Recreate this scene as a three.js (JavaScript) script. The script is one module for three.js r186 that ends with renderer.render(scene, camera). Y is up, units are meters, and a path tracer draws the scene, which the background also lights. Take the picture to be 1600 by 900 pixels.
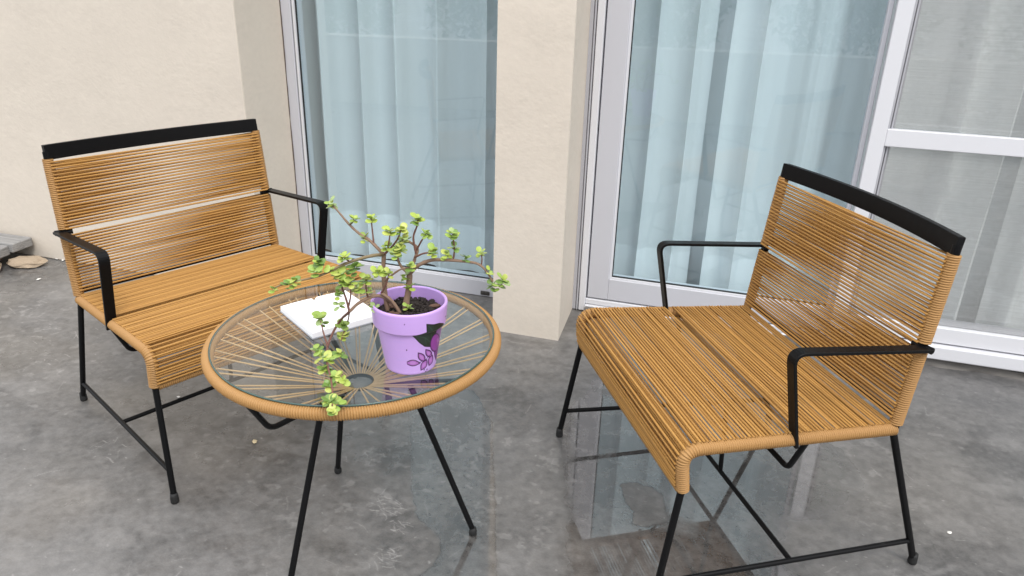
import * as THREE from 'three';
import { RoundedBoxGeometry } from 'three/addons/geometries/RoundedBoxGeometry.js';
import { mergeGeometries } from 'three/addons/utils/BufferGeometryUtils.js';

// ---------------------------------------------------------------- camera, sky, sun, exposure
const scene = new THREE.Scene();
const CAM = { y: 1.1808, pitch: 22.7611 * Math.PI / 180, roll: 1.5709 * Math.PI / 180, f: 1165.3 };
const camera = new THREE.PerspectiveCamera(2 * Math.atan(450 / CAM.f) * 180 / Math.PI, 16 / 9, 0.05, 200);
camera.position.set(0, CAM.y, 0);
camera.rotation.set(-CAM.pitch, 0, CAM.roll);

const renderer = new THREE.WebGLRenderer({ antialias: true });
renderer.setSize(1024, 576);
renderer.toneMapping = THREE.LinearToneMapping;
renderer.toneMappingExposure = 1.8;
renderer.shadowMap.enabled = true;

let seed = 7;
const rnd = () => { seed = (seed * 1664525 + 1013904223) >>> 0; return seed / 4294967296; };
const rr = (a, b) => a + (b - a) * rnd();
const smooth = (a, b, x) => { const t = Math.min(1, Math.max(0, (x - a) / (b - a))); return t * t * (3 - 2 * t); };
const hash2 = (x, y) => { let h = Math.imul(x, 374761393) + Math.imul(y, 668265263); h = Math.imul(h ^ (h >>> 13), 1274126177); return ((h ^ (h >>> 16)) >>> 0) / 4294967296; };
function vnoise(x, y) {
  const xi = Math.floor(x), yi = Math.floor(y), fx = x - xi, fy = y - yi;
  const ux = fx * fx * (3 - 2 * fx), uy = fy * fy * (3 - 2 * fy);
  const a = hash2(xi, yi), b = hash2(xi + 1, yi), c = hash2(xi, yi + 1), d = hash2(xi + 1, yi + 1);
  return a + (b - a) * ux + (c - a) * uy + (a - b - c + d) * ux * uy;
}
function fbm(x, y, o) { let s = 0, a = 0.5, t = 0; for (let i = 0; i < o; i++) { s += a * vnoise(x, y); t += a; a *= 0.5; x = x * 2.03 + 17.1; y = y * 2.03 + 5.7; } return s / t; }

// overcast sky: brighter towards the zenith, soft cloud mottling
{
  const w = 256, h = 128, d = new Float32Array(w * h * 4);
  for (let j = 0; j < h; j++) for (let i = 0; i < w; i++) {
    const el = ((j + 0.5) / h - 0.5) * Math.PI, sn = Math.max(0, Math.sin(el));
    const a = i / w * Math.PI * 2;
    const c = 0.9 + 0.2 * fbm(3 + Math.cos(a) * 2.2 * (1.2 - sn), 9 + Math.sin(a) * 2.2 * (1.2 - sn), 4);
    const L = el > 0 ? (0.50 + 0.92 * sn) * c : 0.3;
    const k = (j * w + i) * 4;
    d[k] = L * 0.97; d[k + 1] = L * 1.0; d[k + 2] = L * 1.05; d[k + 3] = 1;
  }
  const t = new THREE.DataTexture(d, w, h, THREE.RGBAFormat, THREE.FloatType);
  t.mapping = THREE.EquirectangularReflectionMapping; t.magFilter = THREE.LinearFilter; t.minFilter = THREE.LinearFilter; t.needsUpdate = true;
  scene.background = t; scene.environment = t;
}
const sun = new THREE.DirectionalLight(new THREE.Color(1, 0.96, 0.9), 1.0);
sun.position.set(2.2, 7.2, 3.4); sun.target.position.set(-0.2, 0, -1.6);
sun.castShadow = true; sun.shadow.radius = 34; sun.shadow.mapSize.set(2048, 2048);
Object.assign(sun.shadow.camera, { left: -5, right: 5, top: 5, bottom: -5, near: 0.5, far: 20 });
scene.add(sun, sun.target);

// ---------------------------------------------------------------- frames of reference
const WY = 16.7939 * Math.PI / 180;                        // the house front is turned by this
const bu = new THREE.Vector3(Math.cos(WY), 0, Math.sin(WY)), bn = new THREE.Vector3(-Math.sin(WY), 0, Math.cos(WY));
const toW = (u, y, n) => new THREE.Vector3().addScaledVector(bu, u).addScaledVector(bn, n).setY(y);
const cr = Math.cos(CAM.roll), sr = Math.sin(CAM.roll), cp = Math.cos(CAM.pitch), sp = Math.sin(CAM.pitch);
const cF = new THREE.Vector3(0, -sp, -cp), cUp0 = new THREE.Vector3(0, cp, -sp);
const cR = new THREE.Vector3(1, 0, 0).multiplyScalar(cr).addScaledVector(cUp0, sr), cU = new THREE.Vector3(1, 0, 0).multiplyScalar(-sr).addScaledVector(cUp0, cr);
const dirOf = (px, py) => cF.clone().addScaledVector(cR, (px - 800) / CAM.f).addScaledVector(cU, -(py - 450) / CAM.f);
const atHeight = (px, py, h) => { const d = dirOf(px, py), t = (h - CAM.y) / d.y; return new THREE.Vector3(0, CAM.y, 0).addScaledVector(d, t); };
const atZ = (px, py, z) => { const d = dirOf(px, py), t = z / d.z; return new THREE.Vector3(0, CAM.y, 0).addScaledVector(d, t); };
const floorUN = (px, py) => { const p = atHeight(px, py, 0); return [p.dot(bu), p.dot(bn)]; };

// ---------------------------------------------------------------- helpers
const taken = {};
const numbered = (n) => { if (!(n in taken)) { taken[n] = 0; return n; } taken[n]++; return n + '_' + String(taken[n]).padStart(3, '0'); };
function tag(o, label, category, group) { o.userData.label = label; o.userData.category = category; if (group) o.userData.group = group; return o; }
function thing(name, label, category, group) { const g = new THREE.Group(); g.name = numbered(name); scene.add(g); return tag(g, label, category, group); }
function mesh(name, geo, mat, parent) { const m = new THREE.Mesh(geo, mat); m.name = name; m.castShadow = m.receiveShadow = true; parent.add(m); return m; }
function structure(name, geo, mat) { const m = mesh(numbered(name), geo, mat, scene); m.userData.kind = 'structure'; return m; }
// a box given by its extents, edges slightly rounded
function rb(x0, x1, y0, y1, z0, z1, r = 0.003) {
  const w = x1 - x0, h = y1 - y0, d = z1 - z0;
  const g = new RoundedBoxGeometry(w, h, d, 2, Math.min(r, w * 0.45, h * 0.45, d * 0.45));
  g.translate((x0 + x1) / 2, (y0 + y1) / 2, (z0 + z1) / 2); return g;
}
const V = (x, y, z) => new THREE.Vector3(x, y, z);
function fillet(pts, r, n = 6) {
  const out = [pts[0].clone()];
  for (let i = 1; i < pts.length - 1; i++) {
    const p = pts[i], a = pts[i - 1].clone().sub(p), b = pts[i + 1].clone().sub(p);
    const k = Math.min(r, a.length() * 0.49, b.length() * 0.49);
    const A = p.clone().addScaledVector(a.normalize(), k), B = p.clone().addScaledVector(b.normalize(), k);
    for (let j = 0; j <= n; j++) { const t = j / n; out.push(A.clone().multiplyScalar((1 - t) * (1 - t)).addScaledVector(p, 2 * t * (1 - t)).addScaledVector(B, t * t)); }
  }
  out.push(pts[pts.length - 1].clone()); return out;
}
function resample(pts, ds, closed) {
  const P = closed ? [...pts, pts[0]] : pts, L = [0];
  for (let i = 1; i < P.length; i++) L.push(L[i - 1] + P[i].distanceTo(P[i - 1]));
  const T = L[L.length - 1], n = Math.max(2, Math.round(T / ds)), out = []; let k = 0;
  for (let i = 0; i <= (closed ? n - 1 : n); i++) {
    const s = T * i / n; while (k < P.length - 2 && L[k + 1] < s) k++;
    out.push(P[k].clone().lerp(P[k + 1], (s - L[k]) / Math.max(1e-9, L[k + 1] - L[k])));
  }
  return out;
}
// tube along points; rad is a number or a function (s, angle)
function sweep(pts, rad, seg = 8, closed = false) {
  const n = pts.length, pos = [], idx = [], T = [];
  for (let i = 0; i < n; i++) {
    const a = pts[closed ? (i + n - 1) % n : Math.max(0, i - 1)], b = pts[closed ? (i + 1) % n : Math.min(n - 1, i + 1)];
    T.push(b.clone().sub(a).normalize());
  }
  let nv = Math.abs(T[0].y) < 0.9 ? V(0, 1, 0) : V(1, 0, 0); nv.addScaledVector(T[0], -nv.dot(T[0])).normalize();
  let s = 0;
  for (let i = 0; i < n; i++) {
    if (i) { s += pts[i].distanceTo(pts[i - 1]); nv.addScaledVector(T[i], -nv.dot(T[i])).normalize(); }
    const b = T[i].clone().cross(nv);
    for (let j = 0; j < seg; j++) {
      const th = j / seg * Math.PI * 2, r = typeof rad === 'function' ? rad(s, th) : rad;
      pos.push(pts[i].x + (nv.x * Math.cos(th) + b.x * Math.sin(th)) * r, pts[i].y + (nv.y * Math.cos(th) + b.y * Math.sin(th)) * r, pts[i].z + (nv.z * Math.cos(th) + b.z * Math.sin(th)) * r);
    }
  }
  const m = closed ? n : n - 1;
  for (let i = 0; i < m; i++) for (let j = 0; j < seg; j++) {
    const a = i * seg + j, b = i * seg + (j + 1) % seg, c = ((i + 1) % n) * seg + j, d = ((i + 1) % n) * seg + (j + 1) % seg;
    idx.push(a, b, d, a, d, c);
  }
  if (!closed) for (const e of [0, n - 1]) {
    const c = pos.length / 3; pos.push(pts[e].x, pts[e].y, pts[e].z);
    for (let j = 0; j < seg; j++) { const a = e * seg + j, b = e * seg + (j + 1) % seg; if (e) idx.push(c, a, b); else idx.push(c, b, a); }
  }
  const g = new THREE.BufferGeometry();
  g.setAttribute('position', new THREE.Float32BufferAttribute(pos, 3)); g.setIndex(idx); g.computeVertexNormals();
  g.setAttribute('uv', new THREE.Float32BufferAttribute(new Float32Array(pos.length / 3 * 2), 2));
  return g;
}
const rod = (pts, r, fr = 0.012, seg = 10) => sweep(pts.length > 2 ? fillet(pts, fr) : pts, r, seg);
function ropeTube(pts, r, pitch = 0.0047, closed = false, seg = 12) {
  const p = resample(pts, pitch / 5, closed);
  return sweep(p, (s, th) => r - 0.0027 + 0.0034 * Math.sqrt(Math.abs(Math.sin(Math.PI * (s / pitch - th / (2 * Math.PI))))) + 0.0004 * vnoise(s * 260, 3), seg, closed);
}
// band of constant thickness along a side profile, extruded across (flat bar)
function flatBar(profile, t, width, x0) {   // profile: [[z, y], ...]
  const f = fillet(profile.map(([z, y]) => V(z, y, 0)), 0.028, 8), L = [], R = [];
  for (let i = 0; i < f.length; i++) {
    const a = f[Math.max(0, i - 1)], b = f[Math.min(f.length - 1, i + 1)], d = b.clone().sub(a).normalize();
    L.push([f[i].x - d.y * t / 2, f[i].y + d.x * t / 2]); R.push([f[i].x + d.y * t / 2, f[i].y - d.x * t / 2]);
  }
  const s = new THREE.Shape([...L, ...R.reverse()].map(([x, y]) => new THREE.Vector2(x, y)));
  const g = new THREE.ExtrudeGeometry(s, { depth: width - 0.002, bevelEnabled: true, bevelSize: 0.0008, bevelThickness: 0.001, bevelSegments: 1, curveSegments: 4 });
  g.rotateY(-Math.PI / 2); g.translate(x0 + (width - 0.002) / 2, 0, 0);   // shape x -> z, extrusion -> -x
  return g;
}
function tex(w, h, fn, srgb, wrapS = THREE.RepeatWrapping, wrapT = THREE.RepeatWrapping) {
  const d = new Uint8Array(w * h * 4);
  for (let j = 0; j < h; j++) for (let i = 0; i < w; i++) { const c = fn(i, j), k = (j * w + i) * 4; d[k] = c[0]; d[k + 1] = c[1]; d[k + 2] = c[2]; d[k + 3] = c.length > 3 ? c[3] : 255; }
  const t = new THREE.DataTexture(d, w, h); t.wrapS = wrapS; t.wrapT = wrapT; t.magFilter = THREE.LinearFilter; t.minFilter = THREE.LinearMipmapLinearFilter; t.generateMipmaps = true;
  if (srgb) t.colorSpace = THREE.SRGBColorSpace; t.needsUpdate = true; return t;
}
const lin = (r, g, b) => new THREE.Color().setRGB(r, g, b);
const std = (c, roughness = 0.6, extra = {}) => new THREE.MeshStandardMaterial({ color: c, roughness, ...extra });
const toS = (v) => Math.max(0, Math.min(255, 255 * (v <= 0.0031308 ? 12.92 * v : 1.055 * Math.pow(v, 1 / 2.4) - 0.055)));

// ---------------------------------------------------------------- materials
const stuccoBump = tex(1024, 1024, (i, j) => {
  const x = i / 1024, y = j / 1024;
  // periodic enough: blend of two offset noise fields hides the seam
  const f = (X, Y) => 0.45 * fbm(X * 14 + 3 * fbm(X * 5, Y * 5, 2), Y * 46 + 6 * fbm(X * 7 + 9, Y * 4, 2), 4) + 0.35 * fbm(X * 120, Y * 150, 3) + 0.2 * Math.max(0, fbm(X * 30 + 40, Y * 34, 3) - 0.55) * 4;
  const wx = smooth(0.85, 1, x), wy = smooth(0.85, 1, y);
  const a = f(x, y) * (1 - wx) + f(x - 1, y) * wx, b = f(x, y - 1) * (1 - wx) + f(x - 1, y - 1) * wx;
  const v = (a * (1 - wy) + b * wy) * 255; return [v, v, v];
});
const stuccoMap = tex(1024, 1024, (i, j) => {
  const x = i / 1024, y = j / 1024, f = (X, Y) => fbm(X * 5, Y * 6, 5) * 0.6 + fbm(X * 60, Y * 90, 3) * 0.4;
  const wx = smooth(0.8, 1, x), wy = smooth(0.8, 1, y);
  const a = f(x, y) * (1 - wx) + f(x - 1, y) * wx, b = f(x, y - 1) * (1 - wx) + f(x - 1, y - 1) * wx;
  const v = 0.93 + 0.19 * ((a * (1 - wy) + b * wy) - 0.5);
  return [toS(0.70 * v), toS(0.625 * v), toS(0.535 * v)];
}, true);
const stucco = new THREE.MeshStandardMaterial({ map: stuccoMap, bumpMap: stuccoBump, bumpScale: 0.001, roughness: 0.92 });
const blk = (c, r, e = {}) => new THREE.MeshPhysicalMaterial({ color: c, roughness: r, specularIntensity: 0.28, ...e });
const black = blk(lin(0.005, 0.005, 0.0055), 0.4);
const blackWorn = blk(lin(0.005, 0.005, 0.0053), 0.34, { bumpMap: tex(128, 128, (i, j) => { const v = 255 * fbm(i / 9, j / 9, 3); return [v, v, v]; }), bumpScale: 0.0006 });
const rubber = std(lin(0.01, 0.01, 0.01), 0.7);
const blackWood = blk(lin(0.004, 0.004, 0.0045), 0.45);
const ropeWrap = std(lin(0.37, 0.197, 0.064), 0.62);
const ropeCords = [lin(0.42, 0.212, 0.05), lin(0.36, 0.178, 0.041), lin(0.47, 0.245, 0.062), lin(0.395, 0.20, 0.05)].map((c) => std(c, 0.6));
const pvc = std(lin(0.56, 0.56, 0.60), 0.36), pvcWhite = std(lin(0.70, 0.70, 0.73), 0.34), pvcGrey = std(lin(0.44, 0.44, 0.47), 0.4);
const gasket = std(lin(0.012, 0.013, 0.014), 0.6);
const pane = new THREE.MeshPhysicalMaterial({ color: lin(0.825, 0.925, 0.96), transmission: 1, thickness: 0, roughness: 0.0, ior: 1.85 });
const clearPane = new THREE.MeshPhysicalMaterial({ color: lin(0.95, 0.975, 0.97), transmission: 1, thickness: 0, roughness: 0, ior: 2.1 });

// ---------------------------------------------------------------- patio floor (one sheet, u/n coordinates)
const FU0 = -3.6, FUW = 5.2, FN0 = -2.75, FNW = 2.6;
const pool = [[888, 640], [925, 596], [990, 560], [1100, 600], [1230, 660], [1310, 700], [1345, 752], [1300, 800], [1225, 815], [1205, 850], [1260, 930], [1240, 1050], [1000, 1100], [880, 1000], [884, 880], [893, 800], [886, 720]].map((p) => floorUN(...p));
const island = [[968, 758], [984, 752], [1002, 757], [1022, 762], [1035, 776], [1041, 795], [1047, 812], [1030, 820], [1003, 824], [988, 818], [990, 800], [976, 782]].map((p) => floorUN(...p));
const film = [[640, 640], [644, 700], [644, 732], [643, 764], [648, 787], [651, 809], [671, 824], [688, 843], [690, 862], [678, 883], [657, 897], [640, 960], [770, 1000], [775, 900], [772, 760], [768, 660], [740, 610], [680, 600]].map((p) => floorUN(...p));
function sdPoly(poly, x, y) {       // signed distance, negative inside
  let d = 1e9, ins = false;
  for (let i = 0, j = poly.length - 1; i < poly.length; j = i++) {
    const [xi, yi] = poly[i], [xj, yj] = poly[j], ex = xj - xi, ey = yj - yi, wx = x - xi, wy = y - yi;
    const t = Math.max(0, Math.min(1, (wx * ex + wy * ey) / (ex * ex + ey * ey)));
    d = Math.min(d, Math.hypot(wx - ex * t, wy - ey * t));
    if ((yi > y) !== (yj > y) && x < (xj - xi) * (y - yi) / (yj - yi) + xi) ins = !ins;
  }
  return ins ? -d : d;
}
{
  const W = 2048, H = 2048;
  const scr = new Float32Array(W * H);
  const stroke = (u, n, len, ang, w, a) => {
    const st = Math.ceil(len / 0.0012); let x = u, y = n, an = ang;
    for (let k = 0; k < st; k++) {
      an += (rnd() - 0.5) * 0.25; x += Math.cos(an) * 0.0012; y += Math.sin(an) * 0.0012;
      const i = Math.floor((x - FU0) / FUW * W), j = Math.floor((y - FN0) / FNW * H), ry = Math.max(1, Math.round(w / FNW * H)), rx = Math.max(0, Math.round(w / FUW * W * 0.5));
      const aa = a * (0.4 + 0.6 * rnd());
      for (let b = 0; b < ry; b++) for (let c = 0; c <= rx; c++) if (i + c >= 0 && i + c < W && j + b >= 0 && j + b < H) { const q = (j + b) * W + i + c; scr[q] = Math.max(scr[q], aa); }
    }
  };
  for (let k = 0; k < 900; k++) stroke(rr(FU0, FU0 + FUW), rr(FN0, FN0 + FNW), rr(0.008, 0.07), rr(0, 6.3), rr(0.0008, 0.0022), rr(0.1, 0.55));
  for (let k = 0; k < 2200; k++) stroke(rr(FU0, FU0 + FUW), rr(FN0, FN0 + FNW), rr(0.001, 0.006), rr(0, 6.3), rr(0.001, 0.003), rr(0.15, 0.8));
  // scuffed plaster spots seen beside the table leg and at the left of the patio
  for (const [px, py, n, sp_] of [[600, 790, 26, 0.035], [618, 820, 14, 0.02], [600, 870, 22, 0.03], [590, 700, 8, 0.03], [90, 520, 26, 0.09], [40, 480, 16, 0.06], [70, 560, 10, 0.05], [170, 700, 8, 0.05], [1150, 880, 8, 0.05]]) {
    const [u, v] = floorUN(px, py);
    for (let k = 0; k < n; k++) stroke(u + (rnd() - 0.5) * 2 * sp_, v + (rnd() - 0.5) * 2 * sp_, rr(0.006, 0.035), rr(-0.9, 0.9), rr(0.001, 0.0026), rr(0.3, 0.9));
  }
  const wetA = new Float32Array(W * H), edge = new Float32Array(W * H);
  for (let j = 0; j < H; j++) for (let i = 0; i < W; i++) {
    const u = FU0 + (i + 0.5) / W * FUW, n = FN0 + (j + 0.5) / H * FNW, q = j * W + i;
    if (u < -1.4 || u > 1.6 || n > -0.15) continue;
    const wob = (fbm(u * 22, n * 22, 4) - 0.5) * 0.035, wob2 = (fbm(u * 60, n * 60, 3) - 0.5) * 0.014;
    const dp = sdPoly(pool, u, n) + wob * 1.6, di = sdPoly(island, u, n) + wob2, df = sdPoly(film, u, n) + wob2 * 0.7;
    let w = smooth(0.03, -0.03, dp) * smooth(-0.002, 0.003, di);
    w *= smooth(0.80, 0.62, fbm(u * 9 + 31, n * 9, 4)) * 0.85 + 0.15;
    const wf = smooth(0.006, -0.004, df);
    wetA[q] = Math.max(w, wf * 0.9);
    edge[q] = Math.max(smooth(0.006, 0.0015, Math.abs(di)), 0.8 * smooth(0.0045, 0.001, Math.abs(df)) * smooth(0.62, 0.45, fbm(u * 7 + 3, n * 7, 3) * 0.9));
  }
  const col = tex(W, H, (i, j) => {
    const u = FU0 + i / W * FUW, n = FN0 + j / H * FNW, q = j * W + i;
    const big = fbm(u * 1.3 + 4, n * 1.5 + 2, 5), mid = fbm(u * 6 + 2.5 * fbm(u * 3, n * 3, 2), n * 6, 5), fine = fbm(u * 70, n * 70, 3), grit = hash2(i, j);
    const sweepM = fbm(u * 3 + 8 * fbm(u * 1.1, n * 1.1 + 7, 3), n * 14 + 5 * fbm(u * 1.6 + 3, n * 1.2, 3), 4);
    let v = 0.121 + 0.08 * (big - 0.5) + 0.055 * (mid - 0.5) + 0.08 * (fine - 0.5) + 0.06 * (sweepM - 0.5) + 0.035 * (grit - 0.5);
    v -= 0.028 * smooth(0.56, 0.72, fbm(u * 8 + 50, n * 8 + 20, 4));         // dark stains
    v += 0.034 * smooth(0.57, 0.76, fbm(u * 5 + 13, n * 9 + 44, 5));         // pale lime bloom
    v += 0.05 * smooth(0.66, 0.74, fbm(u * 38 + 5, n * 44, 3)) * smooth(0.45, 0.6, fbm(u * 2 + 8, n * 2, 3));
    v = Math.max(0.045, v);
    v = v * (1 - 0.22 * wetA[q]);
    v *= 1 - 0.35 * edge[q];
    v += scr[q] * 0.20 * (1 - 0.6 * wetA[q]);
    const warm = 0.02 * (fbm(u * 2.2 + 70, n * 2.2, 3) - 0.45);
    return [toS(v * 1.025 + warm), toS(v * 0.98 + warm * 0.6), toS(v * 0.94)];
  }, true, THREE.MirroredRepeatWrapping, THREE.MirroredRepeatWrapping);
  const rough = tex(W / 2, H / 2, (i, j) => {
    const u = FU0 + i * 2 / W * FUW, n = FN0 + j * 2 / H * FNW, q = j * 2 * W + i * 2;
    const dry = 0.54 - 0.24 * smooth(0.42, 0.62, fbm(u * 2.2 + 9, n * 2.6 + 1, 4)) + 0.16 * (fbm(u * 40, n * 40, 3) - 0.5);
    const r = dry + (0.035 - dry) * Math.pow(wetA[q], 0.8);
    return [0, 255 * Math.max(0.03, r), 0];
  }, false, THREE.MirroredRepeatWrapping, THREE.MirroredRepeatWrapping);
  const bump = tex(W / 2, H / 2, (i, j) => {
    const u = FU0 + i * 2 / W * FUW, n = FN0 + j * 2 / H * FNW, q = j * 2 * W + i * 2;
    const v = 255 * ((1 - wetA[q]) * (0.6 * fbm(u * 30, n * 30, 4) + 0.4 * fbm(u * 160, n * 160, 2)) + 0.55 * wetA[q]);
    return [v, v, v];
  }, false, THREE.MirroredRepeatWrapping, THREE.MirroredRepeatWrapping);
  const wetMap = tex(W / 2, H / 2, (i, j) => { const v = 255 * wetA[j * 2 * W + i * 2]; return [v, v, v]; }, false, THREE.MirroredRepeatWrapping, THREE.MirroredRepeatWrapping);
  const m = new THREE.MeshPhysicalMaterial({ map: col, roughnessMap: rough, roughness: 1, bumpMap: bump, bumpScale: 0.0012, metalness: 0, ior: 1.95, clearcoat: 1, clearcoatMap: wetMap, clearcoatRoughness: 0.02 });
  const g = new THREE.PlaneGeometry(60, 60); g.rotateX(-Math.PI / 2);
  const uv = g.attributes.uv, ps = g.attributes.position;
  for (let i = 0; i < uv.count; i++) uv.setXY(i, (ps.getX(i) - FU0) / FUW, (ps.getZ(i) - FN0) / FNW);
  const f = structure('patio_floor', g, m); f.rotation.y = -WY;
}

// ---------------------------------------------------------------- house: walls, window, sliding door
const PN = -2.295, DN = -2.57, TOP = 2.12;
const house = thing('house', 'cream stucco house front with white framed glass window and sliding door', 'house'); house.rotation.y = -WY;
function uvBox(g) {      // uv in metres by dominant normal
  const p = g.attributes.position, nn = g.attributes.normal, uv = new Float32Array(p.count * 2);
  for (let i = 0; i < p.count; i++) {
    const ax = Math.abs(nn.getX(i)), ay = Math.abs(nn.getY(i)), az = Math.abs(nn.getZ(i));
    if (az >= ax && az >= ay) { uv[2 * i] = p.getX(i); uv[2 * i + 1] = p.getY(i); } else if (ax >= ay) { uv[2 * i] = p.getZ(i) + 0.37; uv[2 * i + 1] = p.getY(i); } else { uv[2 * i] = p.getX(i); uv[2 * i + 1] = p.getZ(i); }
  }
  g.setAttribute('uv', new THREE.BufferAttribute(uv, 2)); return g;
}
mesh('wall', uvBox(rb(-5.6, -1.706, 0, 2.9, -2.66, PN, 0.006)), stucco, house);
{ // pillar between window and door, its right reveal slightly splayed
  const s = new THREE.Shape([[-0.762, 2.66], [-0.536, 2.66], [-0.534, 2.57], [-0.518, 2.295], [-0.762, 2.295]].map(([a, b]) => new THREE.Vector2(a, b)));
  const g = new THREE.ExtrudeGeometry(s, { depth: 2.1, bevelEnabled: true, bevelSize: 0.003, bevelThickness: 0.003, bevelOffset: -0.003, bevelSegments: 2 });
  g.rotateX(-Math.PI / 2); mesh('pillar', uvBox(g), stucco, house);
}
mesh('lintel', uvBox(rb(-1.706, 1.72, TOP, 2.9, -2.66, PN, 0.006)), stucco, house);
mesh('wall', uvBox(rb(1.72, 4.6, 0, 2.9, -2.66, PN, 0.006)), stucco, house);
mesh('cornice', rb(-5.7, 4.7, 2.9, 3.0, -2.8, PN + 0.12), stucco, house);
// dim room behind the glass
const roomM = std(lin(0.45, 0.43, 0.40), 0.85), roomF = std(lin(0.22, 0.17, 0.12), 0.6);
mesh('room_back_wall', rb(-5.6, 4.6, 0, 2.9, -6.3, -6.2), roomM, house);
mesh('room_side_wall', rb(-5.6, -5.5, 0, 2.9, -6.2, -2.66), roomM, house);
mesh('room_side_wall', rb(4.5, 4.6, 0, 2.9, -6.2, -2.66), roomM, house);
mesh('room_ceiling', rb(-5.6, 4.6, 2.9, 3.0, -6.3, -2.8), roomM, house);
mesh('room_floor', rb(-5.5, 4.5, -0.05, 0.012, -6.2, -2.66), roomF, house);

// fixed window
const win = new THREE.Group(); win.name = 'window'; house.add(win);
mesh('frame', mergeGeometries([rb(-1.706, -1.664, 0, TOP, -2.64, DN), rb(-1.664, -0.762, 0.001, 0.066, -2.64, DN - 0.001), rb(-1.664, -0.762, TOP - 0.07, TOP - 0.001, -2.64, DN - 0.001), rb(-0.83, -0.762, 0.066, TOP - 0.07, -2.64, DN)]), pvc, win);
mesh('glazing_bead', mergeGeometries([rb(-1.660, -1.651, 0.067, TOP - 0.07, -2.63, DN - 0.004, 0.001), rb(-1.651, -0.83, 0.066, 0.073, -2.63, DN - 0.006, 0.001)]), pvcWhite, win);
mesh('gasket', mergeGeometries([rb(-1.664, -1.660, 0.066, TOP - 0.07, DN - 0.02, DN - 0.008, 0.001), rb(-1.6515, -1.648, 0.073, TOP - 0.07, DN - 0.021, DN - 0.012, 0.001), rb(-1.648, -0.83, 0.0728, 0.076, DN - 0.021, DN - 0.012, 0.001)]), gasket, win);
mesh('pane', new THREE.PlaneGeometry(0.83, TOP - 0.13).translate(-1.242, (TOP + 0.0) / 2, DN - 0.022), pane, win);
mesh('drain_cap', mergeGeometries([rb(-0.905, -0.868, 0.008, 0.024, DN - 0.003, DN + 0.004, 0.002), rb(-0.899, -0.888, 0.011, 0.021, DN, DN + 0.0065, 0.001), rb(-0.885, -0.874, 0.011, 0.021, DN, DN + 0.0065, 0.001)]), std(lin(0.05, 0.045, 0.04), 0.5), win);
{ // cracked sealant line between reveal and frame
  const pts = []; for (let k = 0; k <= 90; k++) { const y = k / 90 * TOP; pts.push(V(-1.7045 + (fbm(y * 16, 2, 3) - 0.5) * 0.006, y, DN + 0.002)); }
  mesh('sealant', sweep(pts, (s) => 0.0012 + 0.0032 * Math.max(0, fbm(s * 22, 8, 3) - 0.3), 5), std(lin(0.12, 0.09, 0.075), 0.9), win);
}

// sliding door
const door = new THREE.Group(); door.name = 'sliding_door'; house.add(door);
mesh('jamb', mergeGeometries([rb(-0.536, -0.521, 0.002, TOP, -2.63, DN - 0.006), rb(-0.519, -0.512, 0.002, TOP, -2.63, DN - 0.002)]), pvcGrey, door);
mesh('frame', mergeGeometries([rb(-0.509, -0.484, 0.004, TOP, -2.65, DN), rb(-0.484, 0.376, 0.004, 0.030, -2.65, DN + 0.006), rb(-0.484, 0.376, 0.032, 0.053, -2.65, DN - 0.006), rb(-0.484, 1.72, TOP - 0.05, TOP, -2.65, DN - 0.001), rb(1.66, 1.72, 0.08, TOP - 0.05, -2.65, DN)]), pvcWhite, door);
const sash = mesh('sash', mergeGeometries([rb(-0.479, -0.402, 0.058, TOP - 0.055, -2.63, DN - 0.010), rb(-0.402, 0.359, 0.058, 0.142, -2.63, DN - 0.0105), rb(-0.402, 0.359, TOP - 0.14, TOP - 0.055, -2.63, DN - 0.0105), rb(0.359, 0.374, 0.058, TOP - 0.055, -2.63, DN - 0.010)]), pvc, door);
mesh('glazing_bead', mergeGeometries([rb(-0.402, -0.393, 0.142, TOP - 0.14, -2.625, DN - 0.016, 0.001), rb(-0.393, 0.359, 0.142, 0.149, -2.625, DN - 0.016, 0.001)]), pvcWhite, sash);
mesh('gasket', mergeGeometries([rb(-0.3933, -0.390, 0.149, TOP - 0.14, DN - 0.031, DN - 0.02, 0.001), rb(-0.390, 0.359, 0.1488, 0.152, DN - 0.031, DN - 0.02, 0.001)]), gasket, sash);
mesh('pane', new THREE.PlaneGeometry(0.76, TOP - 0.27).translate(-0.02, (TOP + 0.01) / 2, DN - 0.032), pane, sash);
const sash2 = mesh('sash', mergeGeometries([rb(0.40, 0.452, 0.085, TOP - 0.055, -2.655, DN - 0.03), rb(0.452, 1.66, 0.085, 0.135, -2.655, DN - 0.031), rb(1.61, 1.66, 0.135, TOP - 0.055, -2.655, DN - 0.03)]), pvcGrey, door);
mesh('pane', new THREE.PlaneGeometry(1.16, TOP - 0.2).translate(1.03, TOP / 2 + 0.04, DN - 0.06), clearPane, sash2);
const scr = mesh('screen_frame', mergeGeometries([rb(0.379, 0.425, 0.084, TOP - 0.052, DN - 0.012, DN + 0.016), rb(0.425, 1.65, 0.718, 0.772, DN - 0.010, DN + 0.014), rb(0.425, 1.65, 0.084, 0.139, DN - 0.010, DN + 0.0135), rb(1.60, 1.65, 0.139, TOP - 0.052, DN - 0.012, DN + 0.016)]), pvcWhite, door);
mesh('screen_bead', mergeGeometries([rb(0.425, 0.432, 0.139, 0.718, DN - 0.008, DN + 0.006, 0.001), rb(0.425, 0.432, 0.772, TOP - 0.06, DN - 0.008, DN + 0.006, 0.001), rb(0.436, 0.441, 0.772, TOP - 0.06, DN - 0.012, DN + 0.001, 0.001), rb(0.436, 0.441, 0.139, 0.718, DN - 0.012, DN + 0.001, 0.001)]), pvcGrey, scr);
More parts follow.
